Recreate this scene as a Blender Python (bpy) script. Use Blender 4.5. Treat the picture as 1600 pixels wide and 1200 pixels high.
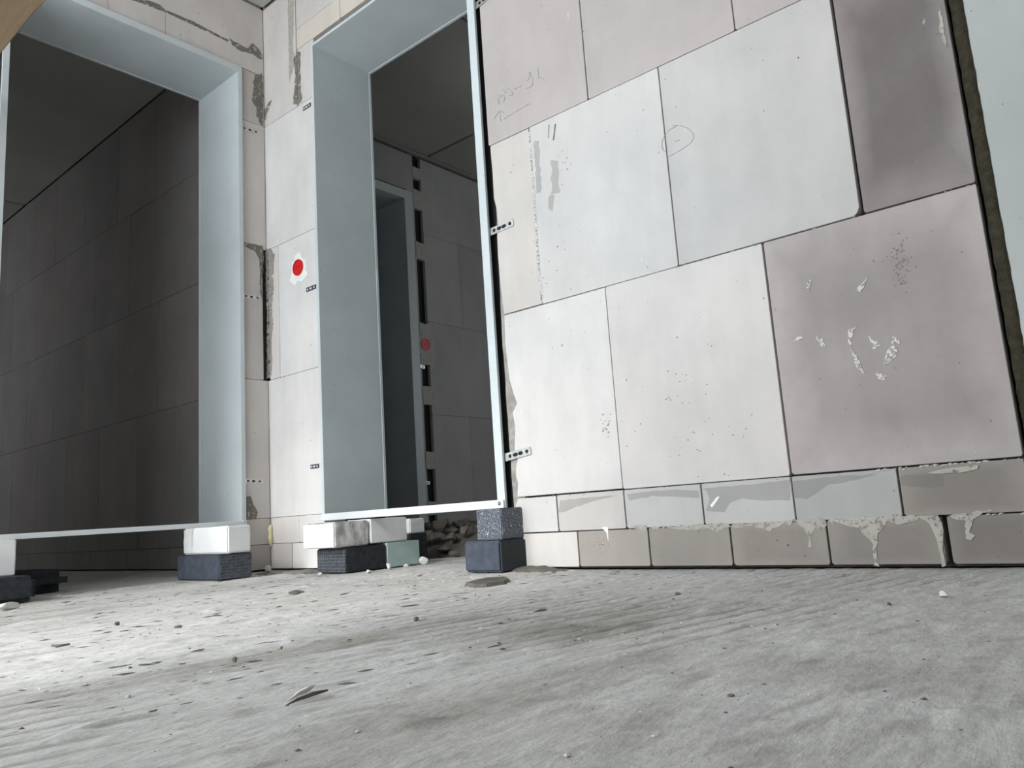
import bpy, bmesh, math, random
import numpy as np
from mathutils import Vector, Matrix
random.seed(7); rng = np.random.default_rng(5)
S = bpy.context.scene; COL = S.collection
for o in list(bpy.data.objects): bpy.data.objects.remove(o)

# ------------------------------------------------------------------ camera
CAM = np.array([3.0769, -1.9638, 0.1885]); YAW, PITCH, ROLL, FPX = 0.6934, 0.1625, -0.0667, 1206.0
cy_, sy_, cp_, sp_ = math.cos(YAW), math.sin(YAW), math.cos(PITCH), math.sin(PITCH)
FW = np.array([-sy_*cp_, cy_*cp_, sp_]); r0 = np.array([cy_, sy_, 0.0]); u0 = np.cross(r0, FW)
RT = math.cos(ROLL)*r0 + math.sin(ROLL)*u0; UP = -math.sin(ROLL)*r0 + math.cos(ROLL)*u0
cd = bpy.data.cameras.new('camera'); co = bpy.data.objects.new('camera', cd); COL.objects.link(co)
co.matrix_world = Matrix(((RT[0], UP[0], -FW[0], CAM[0]), (RT[1], UP[1], -FW[1], CAM[1]), (RT[2], UP[2], -FW[2], CAM[2]), (0, 0, 0, 1)))
cd.sensor_fit = 'HORIZONTAL'; cd.sensor_width = 36; cd.lens = 36*FPX/1600; cd.clip_start = 0.02
S.camera = co

# ------------------------------------------------------------------ sky, daylight, exposure
W = bpy.data.worlds.new('overcast_sky'); S.world = W; W.use_nodes = True
bg = W.node_tree.nodes['Background']; bg.inputs[0].default_value = (0.885, 0.945, 1.0, 1); bg.inputs[1].default_value = 9.5
def portal(name, loc, rot, sx, sy):
    l = bpy.data.lights.new(name, 'AREA'); l.shape = 'RECTANGLE'; l.size = sx; l.size_y = sy; l.cycles.is_portal = True
    o = bpy.data.objects.new(name, l); COL.objects.link(o); o.location = loc; o.rotation_euler = rot; return o
sun = bpy.data.lights.new('hazy_sun', 'SUN'); sun.energy = 2.7; sun.angle = math.radians(11); sun.color = (1.0, 0.985, 0.96)
so = bpy.data.objects.new('hazy_sun', sun); COL.objects.link(so)
sd = Vector((-0.11, 1.0, -0.70)).normalized(); so.rotation_euler = sd.to_track_quat('-Z', 'Y').to_euler(); so.location = (1, -6, 3)
S.view_settings.view_transform = 'Standard'; S.view_settings.look = 'None'; S.view_settings.gamma = 1; S.view_settings.use_curve_mapping = False
S.view_settings.exposure = -0.33

YB = -2.55          # wall behind the camera
XR = 4.6            # wall to the right of the camera
H = 2.725
OX0, OX1, OZ0, OZ1 = -0.15, 2.0, 0.02, 2.50     # balcony door opening in the wall behind
PX0, PX1, PZ0, PZ1 = 3.50, 4.45, 0.95, 2.2      # window right of it
portal('portal_door', ((OX0+OX1)/2, YB-0.32, (OZ0+OZ1)/2), (math.pi/2, 0, 0), OX1-OX0, OZ1-OZ0)
portal('portal_window', ((PX0+PX1)/2, YB-0.32, (PZ0+PZ1)/2), (math.pi/2, 0, 0), PX1-PX0, PZ1-PZ0)
portal('portal_fill_north', (1.55, 4.72, 1.55), (-math.pi/2, 0, 0), 0.9, 1.2)  # for an unseen window added to brighten the room behind doorway two
portal('portal_fill_west', (-3.8, YB-.32, 1.55), (math.pi/2, 0, 0), 0.7, 1.2)  # for an unseen window added to brighten the left room

# ------------------------------------------------------------------ helpers
def ray(x, y):
    a = (x-800)/FPX; b = -(y-600)/FPX; return FW + a*RT + b*UP
def at(px, py, ax, v):
    d = ray(px, py); return CAM + (v-CAM[ax])/d[ax]*d
def R_(px, py, y=0.0): q = at(px, py, 1, y); return (float(q[0]), float(q[2]))
def L_(px, py, x=0.0): q = at(px, py, 0, x); return (float(q[1]), float(q[2]))
def G_(px, py, z=0.0): q = at(px, py, 2, z); return (float(q[0]), float(q[1]))

def tag(o, label=None, cat=None, group=None, kind=None):
    if label: o['label'] = label
    if cat: o['category'] = cat
    if group: o['group'] = group
    if kind: o['kind'] = kind
    return o
def link(name, me, mat=None, parent=None, col=None):
    o = bpy.data.objects.new(name, me); COL.objects.link(o)
    if mat and not me.materials: me.materials.append(mat)
    if parent is not None: o.parent = parent
    if col: o.color = (*col, 1) if len(col) == 3 else col
    return o
def empty(name, loc=(0, 0, 0), rz=0):
    o = bpy.data.objects.new(name, None); COL.objects.link(o); o.location = loc; o.rotation_euler = (0, 0, rz); o.empty_display_size = .05; return o
def mesh(name, v, f, smooth=False):
    me = bpy.data.meshes.new(name); me.from_pydata([tuple(map(float, p)) for p in v], [], f); me.validate(); me.update()
    if smooth: me.polygons.foreach_set('use_smooth', [True]*len(me.polygons))
    return me
def bm_mesh(bm, name, smooth=False):
    bmesh.ops.recalc_face_normals(bm, faces=bm.faces[:]); me = bpy.data.meshes.new(name); bm.to_mesh(me); bm.free()
    if smooth: me.polygons.foreach_set('use_smooth', [True]*len(me.polygons))
    return me
def add_box(bm, lo, hi):
    g = bmesh.ops.create_cube(bm, size=1)['verts']
    for v in g: v.co = Vector([lo[i]+(v.co[i]+.5)*(hi[i]-lo[i]) for i in range(3)])
    return g
def box(name, lo, hi, mat, parent=None, bev=0, col=None):
    bm = bmesh.new(); add_box(bm, lo, hi)
    if bev: bmesh.ops.bevel(bm, geom=bm.edges[:], offset=bev, segments=1, affect='EDGES')
    return link(name, bm_mesh(bm, name), mat, parent, col)
# frame of reference of a wall face: (a, z) on the face, d = depth INTO the wall
def onR(a, z, d): return (a, d, z)            # wall_right: face y = 0 looks towards -y
def onL(a, z, d): return (-d, a, z)           # wall_left: face x = 0 looks towards +x
def onF(a, z, d): return (-0.629-d, a, z)     # far wall of the room behind doorway 2
def prism(name, to, poly, d0, d1, mat, parent=None, bev=0.002, col=None, smooth=False):
    bm = bmesh.new(); lo = [bm.verts.new(to(a, z, d0)) for a, z in poly]; hi = [bm.verts.new(to(a, z, d1)) for a, z in poly]
    n = len(poly); f0 = bm.faces.new(lo); bm.faces.new(hi[::-1])
    for i in range(n): bm.faces.new((lo[i], lo[(i+1) % n], hi[(i+1) % n], hi[i]))
    if bev: bmesh.ops.bevel(bm, geom=list(f0.edges), offset=bev, segments=1, affect='EDGES')
    return link(name, bm_mesh(bm, name, smooth), mat, parent, col)
def rough(poly, amp, step=.02, seed=0):
    rr = random.Random(seed); out = []
    for i in range(len(poly)):
        a = poly[i]; b = poly[(i+1) % len(poly)]; L = math.hypot(b[0]-a[0], b[1]-a[1]); n = max(1, int(L/step))
        for k in range(n):
            t = k/n; out.append((a[0]+(b[0]-a[0])*t+rr.uniform(-amp, amp), a[1]+(b[1]-a[1])*t+rr.uniform(-amp, amp)))
    return out
def smear(name, to, poly, mat, parent, amp=.006, step=.018, thick=.0012, seed=0, col=None, d=0.0, label=None):
    o = prism(name, to, rough(poly, amp, step, seed), d-thick, d+.001, mat, parent, 0, col)
    if label: o['label'] = label
    return o
def tube(name, pts, r, mat, parent=None, seg=6, closed=False):
    bm = bmesh.new(); rings = []
    P = [Vector(p) for p in pts]
    for i, p in enumerate(P):
        t = (P[min(i+1, len(P)-1)]-P[max(i-1, 0)]).normalized(); a = t.orthogonal().normalized(); b = t.cross(a)
        rr = r[i] if isinstance(r, (list, tuple)) else r
        rings.append([bm.verts.new(p+rr*(math.cos(6.2832*k/seg)*a+math.sin(6.2832*k/seg)*b)) for k in range(seg)])
    for A, B in zip(rings, rings[1:]):
        best = min(range(seg), key=lambda s: sum((A[k].co-B[(k+s) % seg].co).length for k in range(seg)))
        for k in range(seg): bm.faces.new((A[k], A[(k+1) % seg], B[(k+1+best) % seg], B[(k+best) % seg]))
    bm.faces.new(rings[0]); bm.faces.new(rings[-1][::-1])
    return link(name, bm_mesh(bm, name, True), mat, parent)

# ------------------------------------------------------------------ materials
class NT:
    def __init__(s, name):
        s.m = bpy.data.materials.new(name); s.m.use_nodes = True; s.t = s.m.node_tree; s.n = s.t.nodes; s.b = s.n['Principled BSDF']
        s.geo = s.n.new('ShaderNodeNewGeometry'); s.pos = s.geo.outputs['Position']
    def L(s, a, b): s.t.links.new(a, b)
    def mapn(s, scale=(1, 1, 1), src=None, rot=(0, 0, 0)):
        m = s.n.new('ShaderNodeMapping'); m.inputs['Scale'].default_value = scale; m.inputs['Rotation'].default_value = rot; s.L(src or s.pos, m.inputs[0]); return m.outputs[0]
    def noise(s, scale, detail=4, rough=.6, vec=None, dist=0):
        n = s.n.new('ShaderNodeTexNoise'); n.inputs['Scale'].default_value = scale; n.inputs['Detail'].default_value = detail
        n.inputs['Roughness'].default_value = rough; n.inputs['Distortion'].default_value = dist; s.L(vec or s.pos, n.inputs['Vector']); return n.outputs[0]
    def ramp(s, src, stops):
        r = s.n.new('ShaderNodeValToRGB'); e = r.color_ramp.elements
        while len(e) < len(stops): e.new(.5)
        for i, (p, c) in enumerate(stops):
            e[i].position = p; e[i].color = (c, c, c, 1) if not hasattr(c, '__len__') else (*c, 1)
        s.L(src, r.inputs[0]); return r.outputs[0]
    def mix(s, fac, a, b, mode='MIX'):
        m = s.n.new('ShaderNodeMix'); m.data_type = 'RGBA'; m.blend_type = mode
        for v, i in ((fac, 0), (a, 6), (b, 7)):
            if hasattr(v, 'is_linked') or isinstance(v, bpy.types.NodeSocket): s.L(v, m.inputs[i])
            elif i == 0: m.inputs[0].default_value = v
            else: m.inputs[i].default_value = (*v, 1)
        return m.outputs[2]
    def objcol(s): return s.n.new('ShaderNodeObjectInfo').outputs['Color']
    def objrand(s): return s.n.new('ShaderNodeObjectInfo').outputs['Random']
    def bump(s, h, strength=.3, dist=.002, prev=None):
        b = s.n.new('ShaderNodeBump'); b.inputs['Strength'].default_value = strength; b.inputs['Distance'].default_value = dist; s.L(h, b.inputs['Height'])
        if prev: s.L(prev, b.inputs['Normal'])
        s.L(b.outputs[0], s.b.inputs['Normal']); return b.outputs[0]
    def out(s, col, rough=.9, metal=0, spec=.3):
        if isinstance(col, bpy.types.NodeSocket): s.L(col, s.b.inputs['Base Color'])
        else: s.b.inputs['Base Color'].default_value = (*col, 1)
        s.b.inputs['Roughness'].default_value = rough; s.b.inputs['Metallic'].default_value = metal; s.b.inputs['Specular IOR Level'].default_value = spec
        return s.m

def m_block():
    t = NT('calcium_silicate_block'); base = t.objcol()
    streak = t.ramp(t.noise(3.0, 4, .6, t.mapn((5, 5, 1.2))), [(.3, .955), (.7, 1.03)])
    cloud = t.ramp(t.noise(2.6, 5, .6), [(.3, .88), (.7, 1.07)])
    c = t.mix(1, base, streak, 'MULTIPLY'); c = t.mix(1, c, cloud, 'MULTIPLY')
    al = t.n.new('ShaderNodeObjectInfo').outputs['Alpha']; tc = t.n.new('ShaderNodeTexCoord'); sp = t.n.new('ShaderNodeSeparateXYZ'); t.L(tc.outputs['Generated'], sp.inputs[0])
    def mth(op, a, b=None):
        m = t.n.new('ShaderNodeMath'); m.operation = op
        for i, v in enumerate((a, b)):
            if v is None: continue
            if isinstance(v, bpy.types.NodeSocket): t.L(v, m.inputs[i])
            else: m.inputs[i].default_value = v
        return m.outputs[0]
    ex = mth('ABSOLUTE', mth('SUBTRACT', sp.outputs[0], .5)); ez = mth('ABSOLUTE', mth('SUBTRACT', sp.outputs[2], .5))
    ed = mth('ADD', mth('MAXIMUM', ex, ez), mth('MULTIPLY', mth('SUBTRACT', t.noise(5, 4, .6), .5), .25))
    flag = mth('SUBTRACT', 1.0, al)
    c = t.mix(mth('MULTIPLY', t.ramp(ed, [(.30, 0), (.47, 1)]), flag), c, t.mix(1, c, (1.5, 1.5, 1.5), 'MULTIPLY'))
    c = t.mix(mth('MULTIPLY', t.ramp(t.noise(2.2, 5, .65), [(.35, 0), (.65, 1)]), flag), c, t.mix(1, c, (.80, .76, .74), 'MULTIPLY'))
    pink = t.ramp(t.noise(1.3, 2, .5), [(.4, 0), (.65, .35)])
    c = t.mix(pink, c, t.mix(1, c, (1.0, .94, .92), 'MULTIPLY'))
    pit = t.ramp(t.noise(75, 2, .5), [(.265, 1), (.29, 0)])
    spots = t.ramp(t.noise(4, 2, .5), [(.45, 0), (.6, 1)])
    pm = t.mix(1, pit, spots, 'MULTIPLY'); c = t.mix(pm, c, (.10, .09, .085))
    fine = t.noise(240, 3, .6)
    wht = t.ramp(t.noise(26, 4, .7, t.mapn((1, 1, .35))), [(.68, 0), (.74, .35)])
    c = t.mix(wht, c, (.80, .79, .77))
    b = t.bump(fine, .25, .0008); t.bump(pit, .5, -.002, b)
    return t.out(c, .92, 0, .2)
M = {}
M['block'] = m_block()
def m_simple(name, col, rough=.9, metal=0, spec=.3, nscale=40, var=.15, bump=.2, bd=.002, n2=None):
    t = NT(name); v = t.ramp(t.noise(nscale, 4, .6), [(.3, 1-var), (.7, 1+var)])
    c = t.mix(1, tuple(col), v, 'MULTIPLY')
    if bump: t.bump(t.noise(nscale*3, 4, .65), bump, bd)
    return t.out(c, rough, metal, spec)
M['mortar'] = m_simple('thin_bed_mortar', (.30, .28, .255), nscale=30, var=.3, bump=.6, bd=.004)
M['joint'] = m_simple('dark_joint_mortar', (.09, .085, .08), nscale=30, var=.3, bump=.4)  # dark mortar recessed behind the blocks
M['smear'] = m_simple('grey_mortar_smear', (.20, .185, .16), nscale=22, var=.35, bump=.6, bd=.003)
M['pale_smear'] = m_simple('pale_slurry', (.43, .42, .385), nscale=30, var=.12, bump=.3)
M['white_smear'] = m_simple('white_plaster', (.82, .81, .79), nscale=30, var=.06, bump=.4)
M['damp'] = m_simple('damp_patch', (.46, .455, .43), nscale=25, var=.12, bump=.15)
M['dirt'] = m_simple('dirt_brown', (.28, .25, .22), nscale=30, var=.3, bump=.3)
M['wool'] = m_simple('mineral_wool', (.046, .040, .024), nscale=60, var=.4, bump=1.0, bd=.006, rough=1)
M['graphite'] = m_simple('pencil_graphite', (.32, .31, .30), nscale=200, var=.4, bump=0)
M['pencil_dark'] = m_simple('pencil_graphite_dark', (.22, .21, .20), nscale=200, var=.4, bump=0)
M['red'] = m_simple('red_plastic', (.62, .012, .015), rough=.35, spec=.5, nscale=20, var=.1, bump=.05)
M['red_dark'] = m_simple('red_plastic_recess', (.30, .01, .012), rough=.5, nscale=20, var=.1, bump=.05)
M['black_block'] = m_simple('charcoal_foam_glass', (.028, .031, .036), nscale=60, var=.35, bump=.6, bd=.003, rough=.85)
M['stone_white'] = m_simple('pale_stone', (.62, .61, .58), nscale=40, var=.12, bump=.5, bd=.004)
M['stone_dark'] = m_simple('dark_stone', (.13, .12, .105), nscale=40, var=.25, bump=.5, bd=.004)
M['rubble'] = m_simple('brown_rubble', (.16, .14, .12), nscale=25, var=.3, bump=.5, bd=.004)
M['foam'] = m_simple('yellow_pu_foam', (.78, .72, .42), nscale=50, var=.15, bump=.5)
def m_patch(name, col, lo=.40, hi=.50, scale=45, bump=.6, var=.25, amax=1.0):
    t = NT(name); c = t.mix(1, tuple(col), t.ramp(t.noise(22, 4, .6), [(.3, 1-var), (.7, 1+var)]), 'MULTIPLY'); n = t.noise(scale, 5, .7); t.bump(n, bump, .003)
    t.L(t.ramp(n, [(lo, 0), (hi, amax)]), t.b.inputs['Alpha']); return t.out(c, .95)
M['smear_wall'] = m_patch('grey_mortar_film', (.19, .175, .15), .38, .50, 50)
M['slurry'] = m_patch('pale_slurry_film', (.40, .375, .33), .36, .46, 60, var=.12)
M['dab'] = m_patch('white_plaster_film', (.60, .575, .55), .42, .52, 110, var=.1)
M['film'] = m_patch('damp_film', (.27, .262, .245), .0, .30, 2.5, .0, .05, .24)
M['mortar_film'] = m_patch('mortar_film', (.30, .28, .25), .38, .5, 55)
M['wood'] = None
def m_wood():
    t = NT('tan_board'); g = t.ramp(t.noise(3, 5, .65, t.mapn((1.2, 22, 22)), 1.2), [(.3, .8), (.7, 1.15)])
    c = t.mix(1, (.23, .165, .10), g, 'MULTIPLY'); t.bump(t.noise(9, 4, .6, t.mapn((1, 20, 20))), .2, .002); return t.out(c, .75)
M['wood'] = m_wood()
def m_steel(name='primed_steel', col=(.545, .59, .60), rough=.42):
    t = NT(name); v = t.ramp(t.noise(5, 4, .6), [(.3, .94), (.7, 1.04)]); sp = t.ramp(t.noise(90, 2, .5), [(.24, .6), (.27, 1)])
    c = t.mix(1, t.mix(1, col, v, 'MULTIPLY'), sp, 'MULTIPLY'); t.bump(t.noise(160, 2, .5), .06, .0006); return t.out(c, rough, 0, .45)
M['steel'] = m_steel()
M['steel_bar'] = m_steel('bright_spacer_bar', (.66, .68, .69), .4)
t = NT('galvanised_strap'); M['zinc'] = t.out(t.mix(1, (.62, .63, .63), t.ramp(t.noise(120, 3, .6), [(.3, .7), (.7, 1.1)]), 'MULTIPLY'), .35, .8, .5)
M['hole'] = m_simple('hole_shade', (.02, .02, .02), nscale=20, bump=0)  # near-black: shade of holes, gaps and unlit rooms put into the colour
def m_waffle(name='waffle_foam_glass', k=1.0):
    t = NT(name); vec = t.mapn((1, 1, 1))
    w = []
    for ax in ((0, 0, 0), (0, math.pi/2, 0)):
        n = t.n.new('ShaderNodeTexWave'); n.wave_type = 'BANDS'; n.inputs['Scale'].default_value = 26; n.inputs['Distortion'].default_value = 1.4; n.inputs['Detail'].default_value = 2; n.inputs['Detail Scale'].default_value = 3
        t.L(t.mapn((1, 1, 1), None, ax), n.inputs[0]); w.append(n.outputs[1])
    mx = t.n.new('ShaderNodeMath'); mx.operation = 'MAXIMUM'; t.L(w[0], mx.inputs[0]); t.L(w[1], mx.inputs[1])
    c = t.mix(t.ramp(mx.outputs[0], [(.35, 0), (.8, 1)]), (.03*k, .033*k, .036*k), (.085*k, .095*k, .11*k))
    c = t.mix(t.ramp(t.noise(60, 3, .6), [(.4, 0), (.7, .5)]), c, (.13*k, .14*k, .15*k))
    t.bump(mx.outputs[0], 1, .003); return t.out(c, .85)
M['waffle'] = m_waffle(); M['waffle_shade'] = m_waffle('waffle_foam_glass_shade', .35)  # second copy is darkened: shade of the side face painted in
def m_speckle():
    t = NT('speckled_charcoal'); c = t.mix(t.ramp(t.noise(230, 2, .5), [(.5, 0), (.62, 1)]), (.07, .078, .095), (.22, .235, .27))
    c = t.mix(t.ramp(t.noise(110, 2, .5), [(.70, 0), (.73, 1)]), c, (.7, .72, .75)); t.bump(t.noise(160, 3, .6), .6, .003); return t.out(c, .8)
M['speckle'] = m_speckle()
M['slate'] = m_simple('blue_black_foam_glass', (.055, .065, .085), nscale=35, var=.25, bump=.5, bd=.002, rough=.8)
M['green'] = m_simple('pale_green_board', (.41, .52, .49), nscale=12, var=.06, bump=.2, rough=.8)
def m_roughwhite():
    t = NT('broken_white_block'); n = t.noise(18, 5, .7, t.mapn((1, 1, .5)))
    c = t.mix(t.ramp(n, [(.42, 0), (.58, 1)]), (.66, .65, .63), (.30, .29, .27)); t.bump(t.noise(40, 5, .7), .9, .006); return t.out(c, .95)
M['rough_white'] = m_roughwhite()
M['white_block'] = m_simple('white_aerated_block', (.78, .78, .77), nscale=9, var=.05, bump=.3, bd=.002)
M['low_bounce_wall'] = m_simple('low_bounce_render', (.17, .16, .145), nscale=6, var=.1)  # kept dark to cut light bounced off the unseen side wall
M['dark_mortar'] = m_simple('dark_damp_mortar', (.115, .105, .09), nscale=30, var=.35, bump=.6, bd=.003)
def m_concrete():
    t = NT('cast_concrete'); c = t.mix(t.ramp(t.noise(2.2, 5, .6), [(.3, 0), (.7, 1)]), (.37, .385, .37), (.44, .455, .44))
    c = t.mix(t.ramp(t.noise(28, 3, .6), [(.66, 0), (.70, .8)]), c, (.27, .29, .285)); p = t.ramp(t.noise(70, 2, .5), [(.24, 1), (.26, 0)])
    c = t.mix(p, c, (.1, .1, .1)); b = t.bump(t.noise(180, 3, .6), .3, .001); t.bump(p, .5, -.002, b); return t.out(c, .88)
M['concrete'] = m_concrete()
def m_ceiling():
    t = NT('ceiling_slab'); c = t.mix(t.ramp(t.noise(1.6, 4, .6), [(.3, 0), (.7, 1)]), (.36, .36, .33), (.44, .43, .40)); t.bump(t.noise(60, 3, .6), .2, .002); return t.out(c, .9)
M['ceiling'] = m_ceiling()
def m_floor():
    t = NT('raw_screed_floor')
    rot = (0, 0, math.radians(11))
    st = t.noise(9, 6, .7, t.mapn((5, .8, 1), None, rot)); fine = t.noise(55, 5, .7, t.mapn((2.2, .8, 1), None, rot)); cl = t.noise(1.5, 5, .6)
    c = t.mix(t.ramp(cl, [(.32, 0), (.68, 1)]), (.46, .447, .42), (.59, .58, .56))
    c = t.mix(1, c, t.ramp(st, [(.3, .80), (.6, 1.06)]), 'MULTIPLY'); c = t.mix(1, c, t.ramp(fine, [(.3, .82), (.62, 1.07)]), 'MULTIPLY')
    spk = t.ramp(t.noise(34, 4, .75, t.mapn((1.6, .7, 1), None, rot)), [(.66, 0), (.72, .75)]); c = t.mix(spk, c, (.17, .16, .145))
    dust = t.ramp(t.noise(120, 3, .7), [(.62, 0), (.7, .5)]); c = t.mix(dust, c, (.68, .68, .67))
    # damp stains on the right, and painted shade along the light edge
    sx = t.n.new('ShaderNodeSeparateXYZ'); t.L(t.pos, sx.inputs[0])
    at_ = t.n.new('ShaderNodeAttribute'); at_.attribute_name = 'stain_shade'
    c = t.mix(at_.outputs['Fac'], c, t.mix(1, c, (.62, .60, .55), 'MULTIPLY'))
    ag = t.n.new('ShaderNodeAttribute'); ag.attribute_name = 'groove'
    c = t.mix(ag.outputs['Fac'], c, t.mix(1, c, (.60, .585, .56), 'MULTIPLY'))
    b = t.bump(fine, .7, .004); b = t.bump(t.noise(140, 4, .7), .35, .0015, b); t.bump(st, .3, .004, b)
    return t.out(c, .9, 0, .25)
M['floor'] = m_floor()

def g(v, tint=(1, 1, 1)): return tuple(v*k for k in tint)
WARM = (1.035, .985, .935); PINK = (1.06, .97, .935); COOL = (1.012, .99, .96); TAN = (1.08, .985, .88)

# ------------------------------------------------------------------ floor (real relief: broom ridges, crumbs)
def vnoise(x, y, f, seed):
    r_ = np.random.default_rng(seed); T = r_.random((256, 256)); X = x*f; Y = y*f; i = np.floor(X).astype(int); j = np.floor(Y).astype(int)
    u = X-i; v = Y-j; u = u*u*(3-2*u); v = v*v*(3-2*v); a = T[i % 256, j % 256]; b = T[(i+1) % 256, j % 256]; c = T[i % 256, (j+1) % 256]; d = T[(i+1) % 256, (j+1) % 256]
    return (a*(1-u)+b*u)*(1-v)+(c*(1-u)+d*u)*v
def fbm(x, y, f, seed, n=4):
    s = 0; a = .5
    for k in range(n): s = s+a*vnoise(x, y, f*2**k, seed+k); a *= .5
    return s
def floor_h(x, y):
    # ridges run along (.2, 1)
    u = (x*0.98-y*0.196); v = (x*.196+y*.98)
    wob = 0.02*fbm(u, v, 2.0, 11)
    ph = (u+wob)*2*math.pi/0.043
    amp = np.clip((x-0.8)/1.0, 0.15, 1)*np.clip((2.62-x+.35*(y+1.2))/.35, .12, 1)*(0.3+0.8*vnoise(u, v, 3.0, 21))
    h = 0.0019*np.sin(ph)*amp
    h = h+0.004*(fbm(u*3, v, 6, 31)-.5)+0.0040*(fbm(u*2.4, v*.8, 30, 41)-.5)
    lump = np.clip(fbm(u*1.8, v*.8, 16, 51)-.60, 0, 1); h = h+0.022*lump
    edge = np.clip(-y/0.05, 0, 1); h = h*np.where(x > 1.41, np.clip(.3+.7*edge, 0, 1), 1)
    return h-.001
def groove(X, Y):
    u = (X*0.98-Y*0.196); v = (X*.196+Y*.98); wob = 0.02*fbm(u, v, 2.0, 11); ph = (u+wob)*2*math.pi/0.043
    a = np.clip((X-1.2)/.8, .25, 1)*np.clip((2.7-X+.35*(Y+1.2))/.35, .1, 1)*np.clip(2.2*vnoise(u*.5, v, 4.0, 91)-.45, 0, 1)*np.clip(.45+1.2*(fbm(u, v, 26, 93)), 0, 1.2)
    gr = np.clip((-np.sin(ph)-.35)/.65, 0, 1)*a
    pat = np.clip((fbm(u*2.2, v*.8, 22, 95)-.56)*6, 0, 1)
    return np.clip(gr*.9+pat*.55, 0, 1)
def grid(x0, x1, y0, y1, step):
    nx = int(round((x1-x0)/step))+1; ny = int(round((y1-y0)/step))+1
    X, Y = np.meshgrid(np.linspace(x0, x1, nx), np.linspace(y0, y1, ny)); return X, Y
def stain_shade_f(X, Y):
    def blob(cx, cy, rx, ry, ang, k):
        c, s = math.cos(ang), math.sin(ang); a = ((X-cx)*c+(Y-cy)*s)/rx; b = (-(X-cx)*s+(Y-cy)*c)/ry
        return np.clip(1-(a*a+b*b)+.9*(fbm(X, Y, 9, 61)-.5), 0, 1)*k
    s = blob(2.52, -1.32, .08, .40, math.radians(-6), .6)+blob(2.80, -1.10, .24, .10, 0, .5)+blob(2.3, -.95, .20, .28, -.3, .55)+blob(2.01, -1.30, .085, .55, -.1, .8)+blob(2.35, -.97, .13, .12, 0, .7)  # long narrow blob is the shade band beside the light edge, painted
    # darker line at the foot of the wall
    s = s+np.clip(1-(-Y)/.06, 0, 1)*np.clip((X-1.6)/.3, 0, 1)*.9
    return np.clip(s, 0, 1)
def fgrid(name, x0, x1, y0, y1, step, parent=None):
    X, Y = grid(x0, x1, y0, y1, step); Z = floor_h(X, Y); ny, nx = X.shape
    V = np.stack([X, Y, Z], -1).reshape(-1, 3); idx = np.arange(nx*ny).reshape(ny, nx)
    F = np.stack([idx[:-1, :-1], idx[:-1, 1:], idx[1:, 1:], idx[1:, :-1]], -1).reshape(-1, 4)
    me = bpy.data.meshes.new(name); me.vertices.add(len(V)); me.vertices.foreach_set('co', V.ravel()); me.loops.add(F.size); me.loops.foreach_set('vertex_index', F.ravel().astype(np.int32))
    me.polygons.add(len(F)); me.polygons.foreach_set('loop_start', np.arange(0, F.size, 4, dtype=np.int32)); me.polygons.foreach_set('use_smooth', np.ones(len(F), bool)); me.update(); me.validate()
    a = me.attributes.new('stain_shade', 'FLOAT', 'POINT'); a.data.foreach_set('value', stain_shade_f(X, Y).ravel())
    a = me.attributes.new('groove', 'FLOAT', 'POINT'); a.data.foreach_set('value', groove(X, Y).ravel())
    return link(name, me, M['floor'], parent)
fl = box('floor', (-5.6, YB-.4, -.20), (XR+.4, 4.6, -.012), M['floor']); tag(fl, kind='structure', label='raw grey concrete floor with broom ridges, crumbs and dust')
p = fgrid('screed', 0.9, 3.35, YB, -0.0, .0075, fl)
p = fgrid('screed', -.9, 0.9, YB, .9, .015, fl)
p = fgrid('screed', 0.9, 1.6, 0, .9, .015, fl)
p = box('screed', (3.35, YB, -.012), (XR, 0.3, 0.0), M['floor'], fl)
p = box('screed', (-5.5, YB, -.012), (-.9, 4.5, 0.0), M['floor'], fl)
p = box('screed', (-.9, .9, -.012), (XR, 4.5, 0.0), M['floor'], fl)

# ------------------------------------------------------------------ ceiling: precast slabs with open joints
ce = box('ceiling', (-5.6, YB-.4, H+.02), (XR+.4, 4.6, H+.2), M['joint']); tag(ce, kind='structure', label='grey precast ceiling slabs with dark joints')
def slab(x0, x1, y0, y1): box('ceiling_slab', (x0+.008, y0+.008, H), (x1-.008, y1-.008, H+.03), M['ceiling'], ce, .004)
for (x0, x1) in ((-5.6, -3.25), (-3.25, -.32)): slab(x0, x1, YB-.4, 0)
for (x0, x1) in ((0, 2.4), (2.4, XR+.4)): slab(x0, x1, YB-.4, 0.0)
slab(-.629, .64, .0, 1.71); slab(.64, 3.2, .0, 1.71); slab(-.629, 3.2, 1.71, 4.6); slab(-.32, 0, YB-.4, 0); slab(-5.6, -.629, 0, 4.6); slab(3.2, XR+.4, 0, 4.6)

# ------------------------------------------------------------------ masonry walls
zD, zC, zA, zB, zE = .115, .228, .849, 1.472, 2.096
GAP = .0014
def block(par, to, a0, a1, z0, z1, col, d1=.11, poly=None, ga=GAP, gz=GAP, d0=None, name='block'):
    col = g(col) if not hasattr(col, '__len__') else col
    d0 = random.uniform(-.0006, .0008) if d0 is None else d0
    if poly is None:
        a0 += ga/2+random.uniform(0, .0007); a1 -= ga/2+random.uniform(0, .0007); z0 += gz/2; z1 -= gz/2+random.uniform(0, .0006); c = .005
        poly = [(a0+c, z0), (a1-c*.6, z0), (a1, z0+c), (a1, z1-c*.5), (a1-c*.5, z1), (a0+c*.5, z1), (a0, z1-c*.6), (a0, z0+c)]
    return prism(name, to, poly, d0, d1, M['block'], par, .0010, col)

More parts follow.
